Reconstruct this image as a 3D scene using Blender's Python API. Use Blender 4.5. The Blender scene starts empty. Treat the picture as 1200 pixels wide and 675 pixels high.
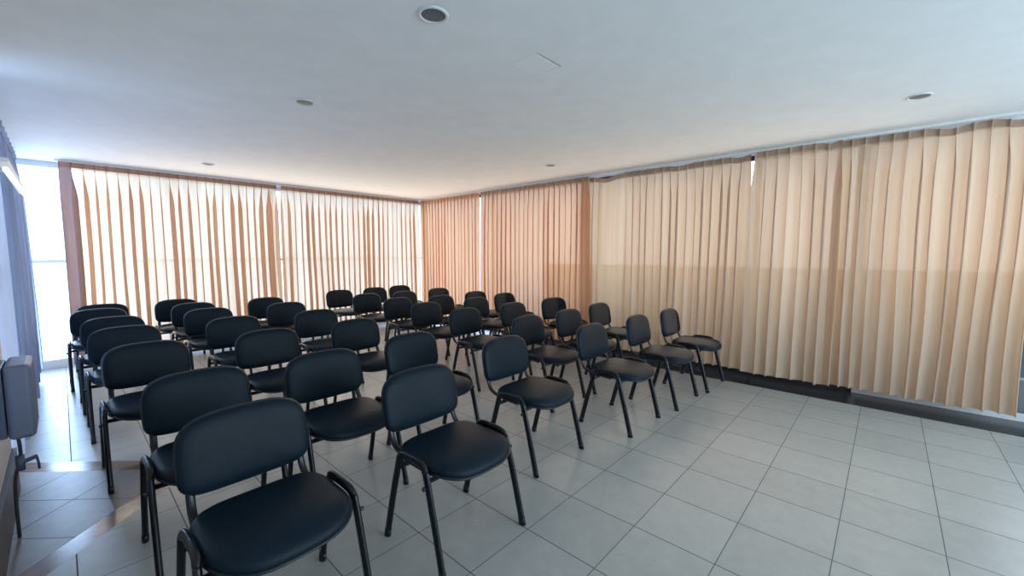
import bpy, bmesh, math, random
from mathutils import Vector, Matrix, noise
PI = math.pi
C = bpy.context.scene.collection
sc = bpy.context.scene

# ------------------------------------------------------------------ materials
def mat(name):
    m = bpy.data.materials.new(name); m.use_nodes = True
    nt = m.node_tree; nt.nodes.clear()
    out = nt.nodes.new('ShaderNodeOutputMaterial')
    return m, nt, out
def N(nt, t, **kw):
    n = nt.nodes.new(t)
    for k, v in kw.items():
        setattr(n, k, v)
    return n
def L(nt, a, b): nt.links.new(a, b)
def M(nt, op, a, b=None, c=None):
    n = nt.nodes.new('ShaderNodeMath'); n.operation = op
    for i, v in enumerate((a, b, c)):
        if v is None: continue
        if isinstance(v, (int, float)): n.inputs[i].default_value = v
        else: nt.links.new(v, n.inputs[i])
    return n.outputs[0]
def ramp(nt, fac, stops):
    r = nt.nodes.new('ShaderNodeValToRGB'); nt.links.new(fac, r.inputs[0])
    e = r.color_ramp.elements
    while len(e) < len(stops): e.new(0.5)
    for k, (p, c) in enumerate(stops):
        e[k].position = p; e[k].color = (*c, 1)
    return r.outputs[0]
def simple(name, col, rough=0.5, spec=0.5, metal=0.0, bump=0.0, scale=60.0, var=0.06, coat=0.0):
    m, nt, out = mat(name)
    b = N(nt, 'ShaderNodeBsdfPrincipled'); L(nt, b.outputs[0], out.inputs[0])
    tc = N(nt, 'ShaderNodeTexCoord'); no = N(nt, 'ShaderNodeTexNoise')
    no.inputs['Scale'].default_value = scale; no.inputs['Detail'].default_value = 4
    L(nt, tc.outputs['Object'], no.inputs['Vector'])
    c0 = [max(0, c * (1 - var)) for c in col]; c1 = [min(1, c * (1 + var)) for c in col]
    L(nt, ramp(nt, no.outputs[0], [(0.3, c0), (0.7, c1)]), b.inputs['Base Color'])
    b.inputs['Roughness'].default_value = rough
    b.inputs['Specular IOR Level'].default_value = spec
    b.inputs['Metallic'].default_value = metal
    b.inputs['Coat Weight'].default_value = coat
    if bump:
        bp = N(nt, 'ShaderNodeBump'); bp.inputs['Strength'].default_value = bump; bp.inputs['Distance'].default_value = 0.002
        L(nt, no.outputs[0], bp.inputs['Height']); L(nt, bp.outputs[0], b.inputs['Normal'])
    return m

def tile_mat(name, pitch, ox, oy, rot45, col_a, col_b, grout, rough, gw=0.004, spec=0.5):
    """square tiles laid on a grid in world metres (object origin = world origin)"""
    m, nt, out = mat(name)
    b = N(nt, 'ShaderNodeBsdfPrincipled'); L(nt, b.outputs[0], out.inputs[0])
    tc = N(nt, 'ShaderNodeTexCoord'); sp = N(nt, 'ShaderNodeSeparateXYZ'); L(nt, tc.outputs['Object'], sp.inputs[0])
    X, Y = sp.outputs[0], sp.outputs[1]
    if rot45:
        U = M(nt, 'MULTIPLY', M(nt, 'ADD', X, Y), 0.70711); V = M(nt, 'MULTIPLY', M(nt, 'SUBTRACT', Y, X), 0.70711)
    else: U, V = X, Y
    us = M(nt, 'DIVIDE', M(nt, 'SUBTRACT', U, ox), pitch); vs = M(nt, 'DIVIDE', M(nt, 'SUBTRACT', V, oy), pitch)
    g = gw / pitch / 2
    def line(s, w):
        fr = M(nt, 'FRACT', s); d = M(nt, 'MINIMUM', fr, M(nt, 'SUBTRACT', 1.0, fr))
        return M(nt, 'LESS_THAN', d, w)
    gl = M(nt, 'MAXIMUM', line(us, g), line(vs, g * (0.75 if not rot45 else 1)))
    cv = N(nt, 'ShaderNodeCombineXYZ'); L(nt, M(nt, 'FLOOR', us), cv.inputs[0]); L(nt, M(nt, 'FLOOR', vs), cv.inputs[1])
    wn = N(nt, 'ShaderNodeTexWhiteNoise'); L(nt, cv.outputs[0], wn.inputs['Vector'])
    no = N(nt, 'ShaderNodeTexNoise'); no.inputs['Scale'].default_value = 9; no.inputs['Detail'].default_value = 8; no.inputs['Roughness'].default_value = 0.65
    L(nt, tc.outputs['Object'], no.inputs['Vector'])
    f = M(nt, 'ADD', M(nt, 'MULTIPLY', no.outputs[0], 0.75), M(nt, 'MULTIPLY', wn.outputs[0], 0.25))
    base = ramp(nt, f, [(0.25, col_a), (0.75, col_b)])
    mx = N(nt, 'ShaderNodeMix', data_type='RGBA'); L(nt, gl, mx.inputs[0]); L(nt, base, mx.inputs[6]); mx.inputs[7].default_value = (*grout, 1)
    L(nt, mx.outputs[2], b.inputs['Base Color'])
    n2 = N(nt, 'ShaderNodeTexNoise'); n2.inputs['Scale'].default_value = 28; n2.inputs['Detail'].default_value = 5
    L(nt, tc.outputs['Object'], n2.inputs['Vector'])
    L(nt, M(nt, 'ADD', M(nt, 'ADD', M(nt, 'MULTIPLY', M(nt, 'SUBTRACT', n2.outputs[0], 0.5), 0.12), rough), M(nt, 'MULTIPLY', gl, 0.4)), b.inputs['Roughness'])
    b.inputs['Specular IOR Level'].default_value = spec
    hh = M(nt, 'SUBTRACT', M(nt, 'MULTIPLY', n2.outputs[0], 0.12), gl)
    bp = N(nt, 'ShaderNodeBump'); bp.inputs['Strength'].default_value = 0.25; bp.inputs['Distance'].default_value = 0.002
    L(nt, hh, bp.inputs['Height']); L(nt, bp.outputs[0], b.inputs['Normal'])
    return m

def fabric_mat(name, dif, trl, mixf, transp, streak=0.12):
    m, nt, out = mat(name)
    tc = N(nt, 'ShaderNodeTexCoord'); mp = N(nt, 'ShaderNodeMapping'); L(nt, tc.outputs['Object'], mp.inputs[0])
    mp.inputs['Scale'].default_value = (7, 7, 0.25)
    no = N(nt, 'ShaderNodeTexNoise'); no.inputs['Scale'].default_value = 2.2; no.inputs['Detail'].default_value = 5
    L(nt, mp.outputs[0], no.inputs['Vector'])
    d0 = [c * (1 - streak) for c in dif]; d1 = [min(1, c * (1 + streak)) for c in dif]
    t0 = [trl[0] * (1 - streak * 0.6), trl[1] * (1 - streak * 1.6), trl[2] * (1 - streak * 2.4)]; t1 = [min(1, c * (1 + streak)) for c in trl]
    a = N(nt, 'ShaderNodeBsdfDiffuse'); L(nt, ramp(nt, no.outputs[0], [(0.35, d0), (0.65, d1)]), a.inputs[0])
    t = N(nt, 'ShaderNodeBsdfTranslucent'); L(nt, ramp(nt, no.outputs[0], [(0.35, t0), (0.65, t1)]), t.inputs[0])
    x = N(nt, 'ShaderNodeMixShader'); x.inputs[0].default_value = mixf; L(nt, a.outputs[0], x.inputs[1]); L(nt, t.outputs[0], x.inputs[2])
    if transp > 0:
        tr = N(nt, 'ShaderNodeBsdfTransparent'); tr.inputs[0].default_value = (.95, .86, .78, 1)
        y = N(nt, 'ShaderNodeMixShader'); y.inputs[0].default_value = transp
        L(nt, x.outputs[0], y.inputs[1]); L(nt, tr.outputs[0], y.inputs[2]); x = y
    L(nt, x.outputs[0], out.inputs[0])
    return m

def glass_mat():
    m, nt, out = mat('window_glass')
    tr = N(nt, 'ShaderNodeBsdfTransparent'); tr.inputs[0].default_value = (0.96, 0.98, 1, 1)
    gl = N(nt, 'ShaderNodeBsdfGlossy'); gl.inputs['Roughness'].default_value = 0.02
    lw = N(nt, 'ShaderNodeLayerWeight'); lw.inputs[0].default_value = 0.25
    x = N(nt, 'ShaderNodeMixShader'); L(nt, M(nt, 'MULTIPLY', lw.outputs[0], 0.35), x.inputs[0])
    L(nt, tr.outputs[0], x.inputs[1]); L(nt, gl.outputs[0], x.inputs[2]); L(nt, x.outputs[0], out.inputs[0])
    return m
def emis(name, col, st):
    m, nt, out = mat(name)
    e = N(nt, 'ShaderNodeEmission'); e.inputs[0].default_value = (*col, 1); e.inputs[1].default_value = st
    L(nt, e.outputs[0], out.inputs[0]); return m

T = 0.4005
M_tile = tile_mat('pale_floor_tile', T, 1.168, 0.1212, False, (0.27, 0.285, 0.28), (0.35, 0.365, 0.355), (0.07, 0.08, 0.085), 0.30, 0.0055)
M_diag = tile_mat('brown_floor_tile', 0.340, 2.4254, 2.4749 - 0.0, True, (0.13, 0.12, 0.12), (0.22, 0.20, 0.20), (0.02, 0.02, 0.025), 0.34, 0.005)
M_band = simple('brown_marble_band', (0.21, 0.15, 0.125), 0.16, var=0.35, scale=14)
M_strip = simple('dark_granite', (0.022, 0.022, 0.024), 0.22, var=0.4, scale=40)
M_ceil = simple('ceiling_paint', (0.84, 0.88, 0.91), 0.9, spec=0.2, bump=0.15, scale=5, var=0.025)
M_wall = simple('wall_paint', (0.62, 0.62, 0.64), 0.8, spec=0.3, var=0.04, scale=8)
M_dark = simple('dark_skirting', (0.03, 0.03, 0.04), 0.4)
M_frame = simple('pale_window_frame', (0.62, 0.66, 0.70), 0.4)
M_rail = simple('white_rail', (0.75, 0.75, 0.74), 0.45)
M_glass = glass_mat()
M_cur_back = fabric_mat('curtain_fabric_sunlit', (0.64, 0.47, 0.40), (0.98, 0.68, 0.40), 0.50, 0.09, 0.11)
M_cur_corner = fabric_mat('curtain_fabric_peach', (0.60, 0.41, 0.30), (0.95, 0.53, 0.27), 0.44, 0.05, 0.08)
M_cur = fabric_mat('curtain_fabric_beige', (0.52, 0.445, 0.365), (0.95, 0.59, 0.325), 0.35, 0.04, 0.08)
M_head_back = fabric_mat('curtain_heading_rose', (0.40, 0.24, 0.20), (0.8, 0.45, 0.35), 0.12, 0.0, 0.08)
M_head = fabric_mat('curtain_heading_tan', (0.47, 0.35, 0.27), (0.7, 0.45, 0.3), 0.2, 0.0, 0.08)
M_side = fabric_mat('folded_hem_mauve', (0.42, 0.33, 0.37), (0.7, 0.5, 0.5), 0.18, 0.0, 0.08)
M_cur_flare = fabric_mat('curtain_fabric_blue_flare', (0.38, 0.44, 0.56), (0.60, 0.70, 0.90), 0.38, 0.0, 0.12)  # beige fabric with the blue flare put into its colour
M_leather = simple('black_leatherette', (0.003, 0.011, 0.020), 0.45, spec=0.15, bump=0.5, scale=260, var=0.2)
M_shell = simple('black_plastic', (0.004, 0.008, 0.014), 0.36, spec=0.4, bump=0.15, scale=300)
M_tube = simple('black_steel_tube', (0.003, 0.005, 0.009), 0.33, spec=0.4)
M_heat = simple('grey_enamel', (0.10, 0.125, 0.20), 0.5, bump=0.2, scale=120)
M_heat_d = simple('dark_grey_enamel', (0.05, 0.07, 0.12), 0.5)
M_lens = simple('dark_lamp_lens', (0.085, 0.11, 0.135), 0.5, scale=120, var=0.25)
M_trim = simple('white_trim', (0.72, 0.74, 0.76), 0.5)
M_tubeglow = emis('tube_glow', (0.92, 0.97, 1.0), 1.6)

# ------------------------------------------------------------------ helpers
def link_mesh(name, bm, m, parent=None, smooth=False, kind=None):
    me = bpy.data.meshes.new(name); bmesh.ops.recalc_face_normals(bm, faces=bm.faces); bm.to_mesh(me); bm.free()
    for k in (m if isinstance(m, (list, tuple)) else [m]): me.materials.append(k)
    if smooth:
        for p in me.polygons: p.use_smooth = True
    o = bpy.data.objects.new(name, me); C.objects.link(o)
    if parent: o.parent = parent
    if kind: o['kind'] = kind
    return o
def add_box(bm, x0, x1, y0, y1, z0, z1, bev=0.0, seg=2):
    r = bmesh.ops.create_cube(bm, size=1.0)
    for v in r['verts']:
        v.co = Vector(((x0 + x1) / 2 + v.co.x * (x1 - x0), (y0 + y1) / 2 + v.co.y * (y1 - y0), (z0 + z1) / 2 + v.co.z * (z1 - z0)))
    if bev:
        es = list({e for v in r['verts'] for e in v.link_edges})
        bmesh.ops.bevel(bm, geom=es, offset=bev, segments=seg, affect='EDGES', profile=0.5)
def box_obj(name, dims, m, parent=None, bev=0.0, kind=None):
    bm = bmesh.new(); add_box(bm, *dims, bev=bev); return link_mesh(name, bm, m, parent, kind=kind)
def empty(name, label, cat, loc, group=None, rz=0):
    o = bpy.data.objects.new(name, None); C.objects.link(o); o.location = loc; o.rotation_euler = (0, 0, rz)
    o['label'] = label; o['category'] = cat
    if group: o['group'] = group
    return o
def smooth_path(pts, per=5):
    out = []
    P = [Vector(p) for p in pts]
    for i in range(len(P) - 1):
        p0 = P[max(0, i - 1)]; p1 = P[i]; p2 = P[i + 1]; p3 = P[min(len(P) - 1, i + 2)]
        for k in range(per):
            t = k / per
            out.append(0.5 * ((2 * p1) + (-p0 + p2) * t + (2 * p0 - 5 * p1 + 4 * p2 - p3) * t * t + (-p0 + 3 * p1 - 3 * p2 + p3) * t ** 3))
    out.append(P[-1]); return out
def add_tube(bm, path, ra, rb, side=Vector((1, 0, 0)), n=12, scale=None):
    """oval tube: rb along `side`, ra in the bending plane"""
    rings = []
    for i, p in enumerate(path):
        t = (path[min(i + 1, len(path) - 1)] - path[max(i - 1, 0)]).normalized()
        s = (side - t * side.dot(t)).normalized(); w = t.cross(s)
        k = scale(i / (len(path) - 1)) if scale else 1.0
        rings.append([bm.verts.new(p + w * (ra * k * math.cos(2 * PI * j / n)) + s * (rb * k * math.sin(2 * PI * j / n))) for j in range(n)])
    for a, b in zip(rings, rings[1:]):
        for j in range(n): bm.faces.new((a[j], a[(j + 1) % n], b[(j + 1) % n], b[j]))
    bm.faces.new(rings[0][::-1]); bm.faces.new(rings[-1])
def sgnpow(v, e): return math.copysign(abs(v) ** e, v)
def add_pad(bm, outline, prof, warp):
    """closed pad: outline(k)->(a,b) unit-scaled points, prof = [(inset,h)...] from underside centre to top centre"""
    n = len(outline); rings = []
    for (ins, h) in prof:
        if ins is None:
            rings.append([bm.verts.new(warp(0, 0, h))]); continue
        ring = []
        for (a, b) in outline:
            l = math.hypot(a, b); k = max(0.0, (l - ins)) / l
            ring.append(bm.verts.new(warp(a * k, b * k, h)))
        rings.append(ring)
    for r0, r1 in zip(rings, rings[1:]):
        for j in range(n):
            if len(r0) == 1: bm.faces.new((r0[0], r1[(j + 1) % n], r1[j]))
            elif len(r1) == 1: bm.faces.new((r0[j], r0[(j + 1) % n], r1[0]))
            else: bm.faces.new((r0[j], r0[(j + 1) % n], r1[(j + 1) % n], r1[j]))

# ------------------------------------------------------------------ room shell
H = 2.57
XR, YB = 5.52, 7.72       # glass planes on the right and at the back
bm = bmesh.new()
def poly(pts, mi):
    f = bm.faces.new([bm.verts.new((x, y, 0)) for x, y in pts]); f.material_index = mi
YF = -3.0
poly([(-.40, YF), (5.03, YF), (5.03, 7.8), (-.40, 7.8), (-.40, 4.4825), (.6175, 3.4625), (-.40, 2.445)], 0)
poly([(-.40, 2.445), (.6175, 3.4625), (-.40, 4.4825), (-.40, 4.30), (.44, 3.46), (-.40, 2.62)], 1)
poly([(-.40, 2.62), (.44, 3.46), (-.40, 4.30)], 2)
poly([(5.03, YF), (5.7, YF), (5.7, 7.8), (5.03, 7.8)], 3)
bmesh.ops.triangulate(bm, faces=bm.faces)
for f in bm.faces:
    if f.normal.z < 0: f.normal_flip()
floor = link_mesh('floor', bm, [M_tile, M_band, M_diag, M_strip], kind='structure')

# ceiling with a square opening for the hatch
HX0, HX1, HY0, HY1 = 1.885, 2.120, 1.53, 1.745
bm = bmesh.new()
for d in [(-.45, HX0, YF, 7.8), (HX1, 5.7, YF, 7.8), (HX0, HX1, YF, HY0), (HX0, HX1, HY1, 7.8)]:
    add_box(bm, *d, H, H + .12)
add_box(bm, HX0 - .05, HX1 + .05, HY0 - .05, HY1 + .05, H + .12, H + .14)
link_mesh('ceiling', bm, M_ceil, kind='structure')
hatch = empty('ceiling_hatch', 'small square white access panel set slightly askew in the ceiling', 'hatch', (HX0, HY1, H))
bm = bmesh.new(); add_box(bm, .003, HX1 - HX0 - .003, -(HY1 - HY0) + .014, -.002, -.001, .007, bev=.001)
p = link_mesh('panel', bm, M_ceil, hatch); p.rotation_euler = (math.radians(-.5), 0, 0)

box_obj('wall_left', (-.40, -.27, YF, 3.88, 0, H), M_wall, kind='structure')
box_obj('baseboard_left', (-.27, -.250, YF, 3.88, 0, .26), M_dark, kind='structure')
bm = bmesh.new()   # wall behind the camera with a wide window opening
add_box(bm, -.4, .5, YF - .12, YF, 0, H); add_box(bm, 4.9, 5.7, YF - .12, YF, 0, H)
add_box(bm, .5, 4.9, YF - .12, YF, 0, .8); add_box(bm, .5, 4.9, YF - .12, YF, 2.3, H)
link_mesh('wall_front', bm, M_wall, kind='structure')
box_obj('wall_right', (5.5, 5.7, YF, -1.6, 0, H), M_wall, kind='structure')

def glazing(name, axis, c, a0, a1, mull, z_bot, z_top, zmid=(1.345,), d=.05, fr=M_frame, w=.045):
    """window running along an axis at coordinate c: frame mesh with one child pane per light"""
    bm = bmesh.new()
    def b(u0, u1, z0, z1, dd=d):
        if axis == 'x': add_box(bm, u0, u1, c - dd / 2, c + dd / 2, z0, z1)
        else: add_box(bm, c - dd / 2, c + dd / 2, u0, u1, z0, z1)
    b(a0, a1, 0, z_bot); b(a0, a1, z_top, H)
    edges = [a0] + list(mull) + [a1]
    for e in edges: b(e - w / 2, e + w / 2, z_bot, z_top)
    for (e0, e1) in zip(edges, edges[1:]):
        for zm in zmid: b(e0 + w / 2, e1 - w / 2, zm - .018, zm + .018, d * .8)
    f = link_mesh(name, bm, fr, kind='structure')
    zs = [z_bot] + list(zmid) + [z_top]
    for (e0, e1) in zip(edges, edges[1:]):
        for z0, z1 in zip(zs, zs[1:]):
            g = bmesh.new()
            q = [(e0 + w / 2, z0), (e1 - w / 2, z0), (e1 - w / 2, z1), (e0 + w / 2, z1)]
            g.faces.new([g.verts.new((u, c, z) if axis == 'x' else (c, u, z)) for u, z in q])
            link_mesh('pane', g, M_glass, f)
    return f
glazing('window_1', 'x', YB, -.36, 5.5, (2.45,), .11, 2.50)
glazing('window_2', 'y', XR, .27, 7.68, (1.17, 3.25, 5.53), .05, 2.52, zmid=(), fr=M_dark)
glazing('window_4', 'y', XR, -1.6, .22, (), .06, 2.52, zmid=())
glazing('window_3', 'y', -.37, 3.9, 7.68, (5.2, 6.5), .10, 2.50)

# low sill wall standing outside the right-hand glazing
box_obj('wall_outside', (5.60, 5.72, -3.0, 5.4, 0, .34), simple('grey_concrete', (.16, .17, .19), .9), kind='structure')

box_obj('daylight_blocker', (6.45, 6.6, -6.0, 5.0, 0, 1.25), simple('blocker_dark', (.10, .12, .13), .9), kind='structure')  # added wall outside, placed to dim daylight on the lower curtains

# ------------------------------------------------------------------ curtains
def curtain(label, axis, c, inward, a0, a1, m, mh, seed, group, pitch=.102, amp=.025, z_top=2.545, z_bot=.09,
            lean0=0.0, lean1=0.0, droop=None, flat=None, dense=None, hem=None, name='curtain', loosen=1.0, zh=.058, lap=.27, side=0):
    """pleated curtain along an axis; inward = sign of the direction into the room"""
    rnd = random.Random(seed)
    Lc = a1 - a0; npl = max(2, round(Lc / pitch)); pt = Lc / npl
    amps = [rnd.uniform(.65, 1.25) for _ in range(npl + 2)]; jit = [rnd.uniform(-.16, .16) for _ in range(npl + 2)]
    S = 14; cols = npl * S + 1
    def point(i, z, zt, off=0.0):
        ph = i / S; k = int(min(ph, npl - 1e-6)); fr = ph - k
        u = a0 + ph * pt
        t = max(0.0, min(1.0, (z_top - z) / (z_top - z_bot)))
        w = min(1.0, max(0.0, (t - .02) / .16)); w = w * w * (3 - 2 * w)
        A0 = amps[k] * (1 - fr) + amps[k + 1] * fr; J = jit[k] * (1 - fr) + jit[k + 1] * fr
        fl = 1.0
        if flat: fl = flat(u)
        # wandering of the folds further down
        wob = noise.noise(Vector((u * 3.1, z * .55, seed * 7.3))) * .30 * t * loosen
        wob2 = noise.noise(Vector((u * 1.1, z * .35, seed * 3.1 + 9))) * .030 * t * loosen
        p2 = ph + (J + wob) * w
        a = 2 * PI * p2
        body = amp * A0 * (.75 + .35 * t) * math.cos(a)
        pinch = max(0.0, math.cos(2 * PI * ph)) ** 10 * .026 - .004
        o = (pinch * (1 - w) + body * w) * fl + .030 * noise.noise(Vector((u * 2.3, z * .3, seed))) * w
        wl = min(1.0, max(0.0, (z_top - zh * .3 - z) / .10)); lat = -pt * (.19 * wl + (lap * A0 - .19) * w) * math.sin(a) * fl + wob2
        if z < zt - .0 and dense: lat += 0
        e = (u - a0) / Lc
        lat += lean0 * t * (1 - e) ** 3 + lean1 * t * e ** 3
        zz = z
        if droop: zz -= droop(u) * (1 - t) ** 3
        if hem: zz += hem(u) * t ** 4
        zz += .010 * noise.noise(Vector((u * 9, seed, 0))) * t ** 3
        uu = u + lat; pp = c + inward * (o + off)
        return (uu, pp, zz) if axis == 'x' else (pp, uu, zz)
    def grid(zs, off, cols=cols):
        b = bmesh.new(); rows = []
        for z in zs: rows.append([b.verts.new(point(i, z, z_top, off)) for i in range(cols)])
        for r0, r1 in zip(rows, rows[1:]):
            for i in range(cols - 1): b.faces.new((r0[i], r0[i + 1], r1[i + 1], r1[i]))
        return b
    def order(b): return b
    zs = [z_top - zh * k / 3 for k in range(4)] + [z_top - zh - (z_top - zh - z_bot) * (k / 26) ** 1.15 for k in range(1, 27)]
    o = link_mesh(name, grid(zs, 0), m, smooth=True)
    o['label'] = label; o['category'] = 'curtain'; o['group'] = group
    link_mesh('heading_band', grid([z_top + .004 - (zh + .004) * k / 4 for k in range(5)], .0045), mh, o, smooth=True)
    if side:
        zs2 = [z_top - zh - (z_top - zh - z_bot) * (k / 26) ** 1.15 for k in range(0, 27)]
        link_mesh('side_hem', grid(zs2, .004, int(S * side)), M_side, o, smooth=True)
    return o

GB = 'pleated curtains along the back windows'; GR = 'pleated curtains along the right windows'
YC, XC = 7.43, 5.22
bunch = lambda c, s, k: (lambda u: 1 + k * math.exp(-((u - c) / s) ** 2))
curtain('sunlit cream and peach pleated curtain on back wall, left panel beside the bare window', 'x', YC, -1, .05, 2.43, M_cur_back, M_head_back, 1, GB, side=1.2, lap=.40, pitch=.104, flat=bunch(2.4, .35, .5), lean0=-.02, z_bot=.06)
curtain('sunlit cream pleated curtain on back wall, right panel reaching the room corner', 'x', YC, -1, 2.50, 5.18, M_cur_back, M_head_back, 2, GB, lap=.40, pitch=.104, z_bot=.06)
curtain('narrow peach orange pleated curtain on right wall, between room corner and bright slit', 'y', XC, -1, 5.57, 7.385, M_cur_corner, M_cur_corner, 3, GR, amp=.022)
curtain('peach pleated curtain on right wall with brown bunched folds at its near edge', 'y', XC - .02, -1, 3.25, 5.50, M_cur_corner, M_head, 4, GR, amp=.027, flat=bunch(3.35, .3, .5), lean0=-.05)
def droop5(u):
    return .045 * math.exp(-((u - 3.02) / .16) ** 2) + .018 * math.exp(-((u - 2.0) / .12) ** 2) + .02 * math.exp(-((u - 1.32) / .07) ** 2)
def flat5(u):
    return 1 - .97 * math.exp(-((u - 2.95) / .24) ** 4)
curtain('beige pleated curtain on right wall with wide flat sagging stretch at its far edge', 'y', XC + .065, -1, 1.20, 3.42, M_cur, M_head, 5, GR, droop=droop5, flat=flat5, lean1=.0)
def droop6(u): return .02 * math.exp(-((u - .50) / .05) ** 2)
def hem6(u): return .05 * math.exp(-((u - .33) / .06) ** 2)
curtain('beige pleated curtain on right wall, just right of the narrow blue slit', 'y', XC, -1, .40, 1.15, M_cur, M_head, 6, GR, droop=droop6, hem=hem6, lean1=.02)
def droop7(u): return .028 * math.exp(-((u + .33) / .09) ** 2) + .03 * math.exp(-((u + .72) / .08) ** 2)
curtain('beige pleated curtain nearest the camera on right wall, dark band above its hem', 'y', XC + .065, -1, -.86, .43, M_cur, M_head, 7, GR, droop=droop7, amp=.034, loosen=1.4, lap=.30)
curtain('flare-tinted blue grey pleated curtain gathered beside the bare corner window, on left wall', 'y', -.285, 1, 4.28, 7.28, M_cur_flare, M_cur_flare, 9, 'pleated curtain of the left windows', pitch=.24, amp=.060, z_bot=.10)

def rail(label, dims):
    o = box_obj('curtain_rail', dims, M_rail, bev=.003); o['label'] = label; o['category'] = 'curtain rail'; o['group'] = 'ceiling curtain rails'
rail('slim pale ceiling rail carrying the back wall curtains', (.02, 5.2, YC + .0, YC + .03, H - .022, H))
rail('slim pale ceiling rail carrying the right wall curtains', (XC + .0, XC + .03, -1.4, 7.40, H - .022, H))

# ------------------------------------------------------------------ chairs
def make_chair():
    root = empty('padded_chair', '', 'chair', (0, 0, 0), 'rows of black padded chairs')
    # seat cushion
    n = 56; hw, hd = .246, .228
    out = []
    for k in range(n):
        a = 2 * PI * k / n; c, s = math.cos(a), math.sin(a)
        e = 2 / (3.1 if s < 0 else 4.4)
        x = hw * sgnpow(c, e); y = hd * sgnpow(s, e)
        if y < 0: x *= 1 - .06 * (y / hd) ** 2
        out.append((x, y))
    def wseat(a, b, h):
        z = h + .018 * (1 - (a / hw) ** 2) * (1 - (b / hd) ** 2) * (1 if h > .44 else 0)
        z -= .022 * max(0, (-b - .10) / .12) ** 2
        z += .010 * max(0, (b - .08) / .14) ** 2
        return Vector((a, b - .025, z))
    bm = bmesh.new()
    add_pad(bm, out, [(None, .432), (.06, .432), (.012, .434), (.003, .440), (0, .450), (.001, .460), (.006, .469), (.016, .4755), (.035, .479), (.07, .480), (.12, .480), (None, .480)], wseat)
    link_mesh('seat', bm, M_leather, root, smooth=True)
    out2 = [(x * 1.015, y * 1.015) for x, y in out]
    def wpan(a, b, h): return Vector((a, b - .025, h - .022 * max(0, (-b - .10) / .12) ** 2 + .010 * max(0, (b - .08) / .14) ** 2))
    bm = bmesh.new()
    add_pad(bm, out2, [(None, .418), (.08, .418), (.035, .420), (.010, .430), (0, .441), (.001, .446), (.010, .447), (.03, .440), (None, .440)], wpan)
    link_mesh('seat_pan', bm, M_shell, root, smooth=True)
    # backrest
    zc, hz, hx = .652, .152, .240
    ob = []
    for k in range(n):
        a = 2 * PI * k / n; c, s = math.cos(a), math.sin(a)
        e = 2 / (4.0 if s > 0 else 7.0)
        x = hx * sgnpow(c, e); z = hz * sgnpow(s, e)
        x *= 1 - .035 * max(0, s) - .02 * max(0, -s)
        z -= .010 * (x / hx) ** 2 if s > 0 else -.012 * (x / hx) ** 2
        ob.append((x, z))
    def wback(a, b, h):
        y = .238 + .18 * (b + hz) + .26 * (hx ** 2 * .4 - a * a) + h
        return Vector((a, y, zc + b))
    bm = bmesh.new()
    add_pad(bm, ob, [(None, -.008), (.10, -.007), (.05, -.004), (.022, .001), (.009, .007), (.002, .015), (0, .024), (.002, .030), (.012, .032), (None, .032)], wback)
    link_mesh('backrest', bm, M_leather, root, smooth=True)
    bm = bmesh.new()
    add_pad(bm, [(x * 1.012, z * 1.015) for x, z in ob], [(None, .029), (.02, .029), (.002, .0285), (0, .033), (.004, .040), (.016, .047), (.05, .052), (None, .055)], wback)
    link_mesh('back_shell', bm, M_shell, root, smooth=True)
    # four legs, each with its half of the arch over the seat side
    for sx in (-1, 1):
        for sy in (-1, 1):
            x = .262 * sx
            foot = .228 if sy < 0 else .222
            pts = [(x * 1.012, sy * foot, .02), (x * 1.008, sy * (foot - .06), .25), (x, sy * (.118 if sy < 0 else .112), .425)]
            arc = [(x * .995, sy * .106, .452), (x * .985, sy * .085, .472), (x * .98, sy * .045, .479), (x * .98, 0, .480)]
            path = smooth_path(pts + arc, 6)
            bm = bmesh.new(); add_tube(bm, path, .0200, .0135, Vector((1, 0, 0)), 12)
            leg = link_mesh('leg', bm, M_tube, root, smooth=True)
            bm = bmesh.new()
            d = Vector((x * 1.012, sy * foot, .02)) - Vector((x * 1.008, sy * (foot - .06), .25)); d.normalize()
            top = Vector((x * 1.012, sy * foot, .02)) - d * .022
            add_tube(bm, [top, Vector((x * 1.012, sy * foot, .02)), Vector((x * 1.013, sy * (foot + .004), .0))], .0212, .0150, Vector((1, 0, 0)), 12)
            link_mesh('foot_cap', bm, M_shell, leg, smooth=True)
        # bent back support
        xs = .203 * sx
        path = smooth_path([(xs, .300, .66), (xs, .279, .56), (xs, .268, .51), (xs * 1.01, .240, .462), (xs * 1.02, .185, .437), (xs * 1.02, .10, .425), (xs * 1.02, -.02, .417)], 6)
        bm = bmesh.new(); add_tube(bm, path, .0085, .0155, Vector((1, 0, 0)), 12)
        link_mesh('back_support', bm, M_tube, root, smooth=True)
        bm = bmesh.new()
        add_tube(bm, [Vector((.268 * sx, -.122, .395)), Vector((.285 * sx, -.124, .392)), Vector((.290 * sx, -.124, .391))], .009, .009, Vector((0, 0, 1)), 10)
        link_mesh('knob', bm, M_shell, root, smooth=True)
    for yy in (-.108, .105):
        bm = bmesh.new()
        add_tube(bm, [Vector((-.262, yy, .408)), Vector((0, yy, .405)), Vector((.262, yy, .408))], .010, .012, Vector((0, 0, 1)), 10)
        link_mesh('cross_tube', bm, M_tube, root, smooth=True)
    return root
def copy_tree(o, parent=None):
    c = o.copy(); C.objects.link(c)
    if parent: c.parent = parent
    for ch in kids.get(o.name, []): copy_tree(ch, c)
    return c

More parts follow.
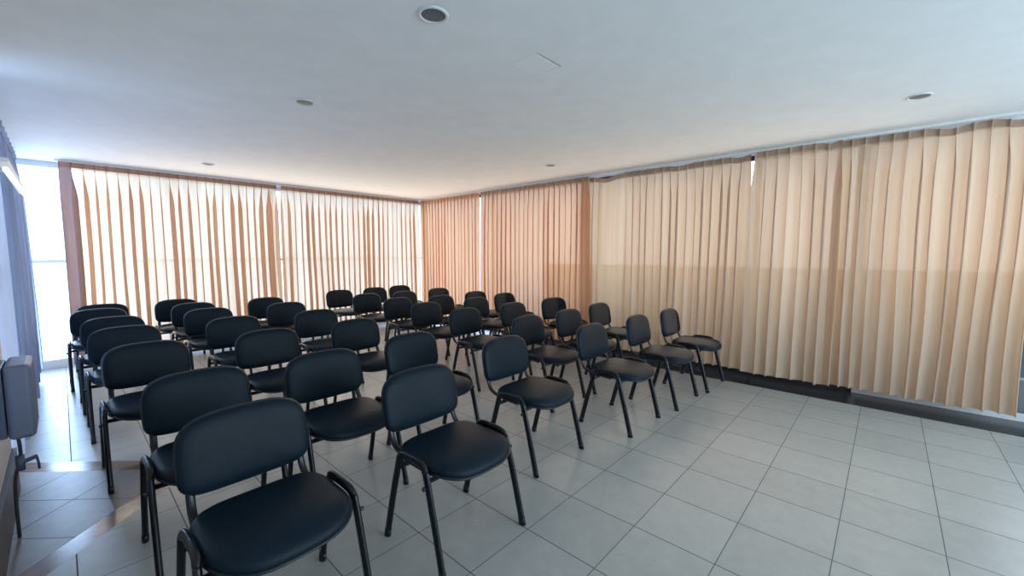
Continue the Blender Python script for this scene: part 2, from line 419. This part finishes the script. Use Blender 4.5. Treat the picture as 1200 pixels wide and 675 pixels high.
cols = {
 'leftmost': [(.49, 1.67), (.47, 2.46), (.385, 3.62), (.35, 4.63), (.33, 5.48), (.27, 6.46), (.33, 7.03)],
 'second from left': [(1.315, 1.60), (1.12, 2.40), (1.14, 3.54), (1.155, 4.58), (1.14, 5.57), (1.145, 6.37), (1.06, 7.04)],
 'third from left': [(2.258, 1.84), (1.86, 2.50), (1.90, 3.51), (1.93, 4.49), (1.97, 5.52), (1.99, 6.40)],
 'third from right': [(3.21, 1.66), (3.21, 2.42), (3.16, 3.34), (3.21, 4.16), (3.28, 4.95), (3.28, 5.86), (3.29, 6.83)],
 'second from right': [(4.01, 1.60), (3.90, 2.39), (3.97, 3.31), (4.08, 4.15), (3.91, 4.76), (3.94, 5.79), (3.99, 6.88)],
 'rightmost': [(4.72, 1.55), (4.68, 2.45), (4.76, 3.28), (4.86, 4.31), (4.74, 4.88), (4.74, 5.89), (4.60, 6.98)],
}
ords = ['first', 'second', 'third', 'fourth', 'fifth', 'sixth', 'seventh']
extra = {('leftmost', 0): 'large in the bottom left foreground, ', ('second from left', 0): 'standing centre front on pale tiles, ', ('rightmost', 0): 'standing closest to the beige curtain, '}
rot = {('rightmost', 2): -.16, ('leftmost', 0): .02}
proto = make_chair(); kids = {}
for o in list(C.objects):
    if o.parent: kids.setdefault(o.parent.name, []).append(o)
rr = random.Random(5); first = True
chairs = []
for cn, lst in cols.items():
    for k, (x, y) in enumerate(lst):
        o = proto if first else copy_tree(proto)
        first = False
        o.location = (x, y, 0); o.rotation_euler = (0, 0, rot.get((cn, k), rr.uniform(-.02, .02) if k > 0 else 0))
        pos = 'frontmost' if k == 0 else ('backmost' if k == len(lst) - 1 else ords[k] + ' from the front')
        o['label'] = 'black padded chair, %s%s in the %s column' % ('' , pos, cn) if (cn, k) not in extra else 'black padded chair %sfrontmost in the %s column' % (extra[(cn, k)], cn)
        chairs.append(o)

# ------------------------------------------------------------------ ceiling lamps
def downlight(x, y, r, label, dark=True):
    t = empty('recessed_downlight', label, 'ceiling lamp', (x, y, H), 'recessed ceiling downlights')
    bm = bmesh.new(); n = 40
    prof = [(r * .80, -.001), (r * .80, -.006), (r * .90, -.009), (r, -.005), (r, -.0005)]
    rings = [[bm.verts.new((a * math.cos(2 * PI * j / n), a * math.sin(2 * PI * j / n), z)) for j in range(n)] for a, z in prof]
    for a, b in zip(rings, rings[1:]):
        for j in range(n): bm.faces.new((a[j], a[(j + 1) % n], b[(j + 1) % n], b[j]))
    link_mesh('trim_ring', bm, M_trim, t, smooth=True)
    bm = bmesh.new()
    prof = [(r * .80, -.0025), (r * .74, -.004), (r * .40, -.0055)]
    rings = [[bm.verts.new((a * math.cos(2 * PI * j / n), a * math.sin(2 * PI * j / n), z)) for j in range(n)] for a, z in prof]
    for a, b in zip(rings, rings[1:]):
        for j in range(n): bm.faces.new((a[j], a[(j + 1) % n], b[(j + 1) % n], b[j]))
    bm.faces.new(rings[-1])
    link_mesh('lens', bm, M_lens, t, smooth=True)
sc_ = (H - 1.44) / (2.55 - 1.44)
for (x, y, lb) in [(1.241, 1.63, 'unlit round recessed downlight with white rim, largest at top centre of ceiling'),
                   (1.28, 3.23, 'unlit round recessed downlight, second from camera in the left ceiling line'),
                   (1.307, 6.289, 'small round recessed downlight far back above the left chairs'),
                   (4.224, 3.208, 'round recessed downlight in ceiling above the right chairs, near the curtain corner'),
                   (4.161, -.092, 'dark oval-looking recessed downlight at the right of ceiling, near the curtain')]:
    downlight(x * sc_, y * sc_, .072, lb)

# ------------------------------------------------------------------ wall heater on the left wall and its gas tap
h = empty('wall_heater', 'grey rounded box heater mounted on left wall, beside flare-tinted curtain', 'heater', (-.27, 3.0, .56))
bm = bmesh.new(); add_box(bm, .055, .143, 0, .30, 0, .355, bev=.020, seg=4)
link_mesh('casing', bm, M_heat, h, smooth=False)
box_obj('back_plate', (0, .052, .01, .29, .012, .345), M_heat_d, h, bev=.006)
bm = bmesh.new()
add_tube(bm, smooth_path([(.075, .10, .01), (.080, .10, -.06), (.076, .12, -.14), (.05, .16, -.26), (.045, .18, -.555)], 5), .007, .007)
link_mesh('pipe', bm, M_dark, h, smooth=True)
bm = bmesh.new()
add_tube(bm, [Vector((.070, .11, -.150)), Vector((.085, .11, -.146)), Vector((.132, .11, -.132))], .012, .010, Vector((0, 0, 1)))
add_tube(bm, [Vector((.128, .11, -.128)), Vector((.134, .11, -.165)), Vector((.135, .11, -.20))], .004, .005)
add_tube(bm, [Vector((.076, .11, -.185)), Vector((.076, .11, -.11))], .016, .016)
link_mesh('tap', bm, M_heat_d, h, smooth=True)

t = empty('glowing_tube', 'glaring white tube high along the left wall, before flare-tinted curtain', 'lamp', (-.157, 3.3, 1.862))  # bright streak built as a glowing tube, housing and brackets added
bm = bmesh.new(); add_tube(bm, [Vector((0, 0, 0)), Vector((0, .85, .02)), Vector((0, 1.7, .038))], .014, .012, Vector((1, 0, 0)), 12)
link_mesh('tube', bm, M_tubeglow, t, smooth=True)
bm = bmesh.new(); add_box(bm, -.030, .012, 0, 1.7, .040, .060, bev=.004); link_mesh('housing', bm, M_trim, t)
bm = bmesh.new()
for yy in (.12, .42): add_box(bm, -.113, -.028, yy, yy + .03, .042, .056)
link_mesh('bracket', bm, M_trim, t)

# ------------------------------------------------------------------ world: overcast daylight over darker ground, brightest behind the back wall
w = bpy.data.worlds.new('daylight'); sc.world = w; w.use_nodes = True
nt = w.node_tree; nt.nodes.clear()
wo = nt.nodes.new('ShaderNodeOutputWorld'); bg = nt.nodes.new('ShaderNodeBackground'); L(nt, bg.outputs[0], wo.inputs[0])
tc = nt.nodes.new('ShaderNodeTexCoord'); sp = nt.nodes.new('ShaderNodeSeparateXYZ'); L(nt, tc.outputs['Generated'], sp.inputs[0])
back = M(nt, 'ADD', M(nt, 'MULTIPLY', sp.outputs[1], .92), M(nt, 'MULTIPLY', sp.outputs[0], -.40))
mr = nt.nodes.new('ShaderNodeMapRange'); mr.interpolation_type = 'SMOOTHSTEP'; L(nt, back, mr.inputs[0])
mr.inputs[1].default_value = -.35; mr.inputs[2].default_value = .75; mr.inputs[3].default_value = 0; mr.inputs[4].default_value = 1
zr = nt.nodes.new('ShaderNodeMapRange'); zr.interpolation_type = 'SMOOTHSTEP'; L(nt, sp.outputs[2], zr.inputs[0])
zr.inputs[1].default_value = -.30; zr.inputs[2].default_value = .12
side = nt.nodes.new('ShaderNodeMix'); side.data_type = 'RGBA'; L(nt, zr.outputs[0], side.inputs[0])
side.inputs[6].default_value = (.30, .36, .42, 1); side.inputs[7].default_value = (3.0, 3.1, 3.3, 1)
bk = nt.nodes.new('ShaderNodeMix'); bk.data_type = 'RGBA'; L(nt, zr.outputs[0], bk.inputs[0])
bk.inputs[6].default_value = (1.5, 2.2, 3.2, 1); bk.inputs[7].default_value = (2.3, 3.3, 4.9, 1)
al = nt.nodes.new('ShaderNodeMix'); al.data_type = 'RGBA'; L(nt, mr.outputs[0], al.inputs[0]); L(nt, side.outputs[2], al.inputs[6]); L(nt, bk.outputs[2], al.inputs[7])
L(nt, al.outputs[2], bg.inputs[0]); bg.inputs[1].default_value = 1.0

# daylight through the window behind the camera and the corner window, plus added fills
def area(name, loc, rot, sx, sy, e, col):
    l = bpy.data.lights.new(name, 'AREA'); l.shape = 'RECTANGLE'; l.size = sx; l.size_y = sy; l.energy = e; l.color = col
    o = bpy.data.objects.new(name, l); C.objects.link(o); o.location = loc; o.rotation_euler = rot; return o
area('front_window_daylight', (2.7, -3.15, 1.45), (PI / 2 + .22, 0, 0), 4.2, 1.5, 140, (.64, .87, 1.0))
area('back_curtain_fill', (2.6, 7.12, 1.35), (-PI / 2 - .18, 0, 0), 5.0, 2.0, 50, (1.0, .86, .72))  # added fill just inside the back curtains, brightens the rear ceiling
area('right_curtain_fill', (4.97, 3.2, 1.45), (PI / 2 + .14, 0, PI / 2), 7.0, 1.9, 30, (1.0, .84, .68))  # added warm fill inside the right curtains, lifts the ceiling
area('corner_window_daylight', (-.15, 7.95, 1.3), (-PI / 2, 0, 0), .5, 2.3, 38, (.45, .68, 1.0))

# ------------------------------------------------------------------ camera
cam = bpy.data.cameras.new('camera'); co = bpy.data.objects.new('camera', cam); C.objects.link(co)
cam.sensor_width = 36; cam.lens = 482.84 * 36 / 1200; cam.clip_start = .02
co.location = (0, 0, 1.44); co.rotation_euler = (PI / 2 - .0827, 0, -.8302)
sc.camera = co
sc.view_settings.view_transform = 'Standard'; sc.view_settings.look = 'None'; sc.view_settings.exposure = -0.03; sc.view_settings.gamma = 1
sc.cycles.use_denoising = True
sc.cycles.max_bounces = 14; sc.cycles.diffuse_bounces = 10; sc.cycles.transmission_bounces = 8; sc.cycles.transparent_max_bounces = 24
sc.cycles.sample_clamp_indirect = 8
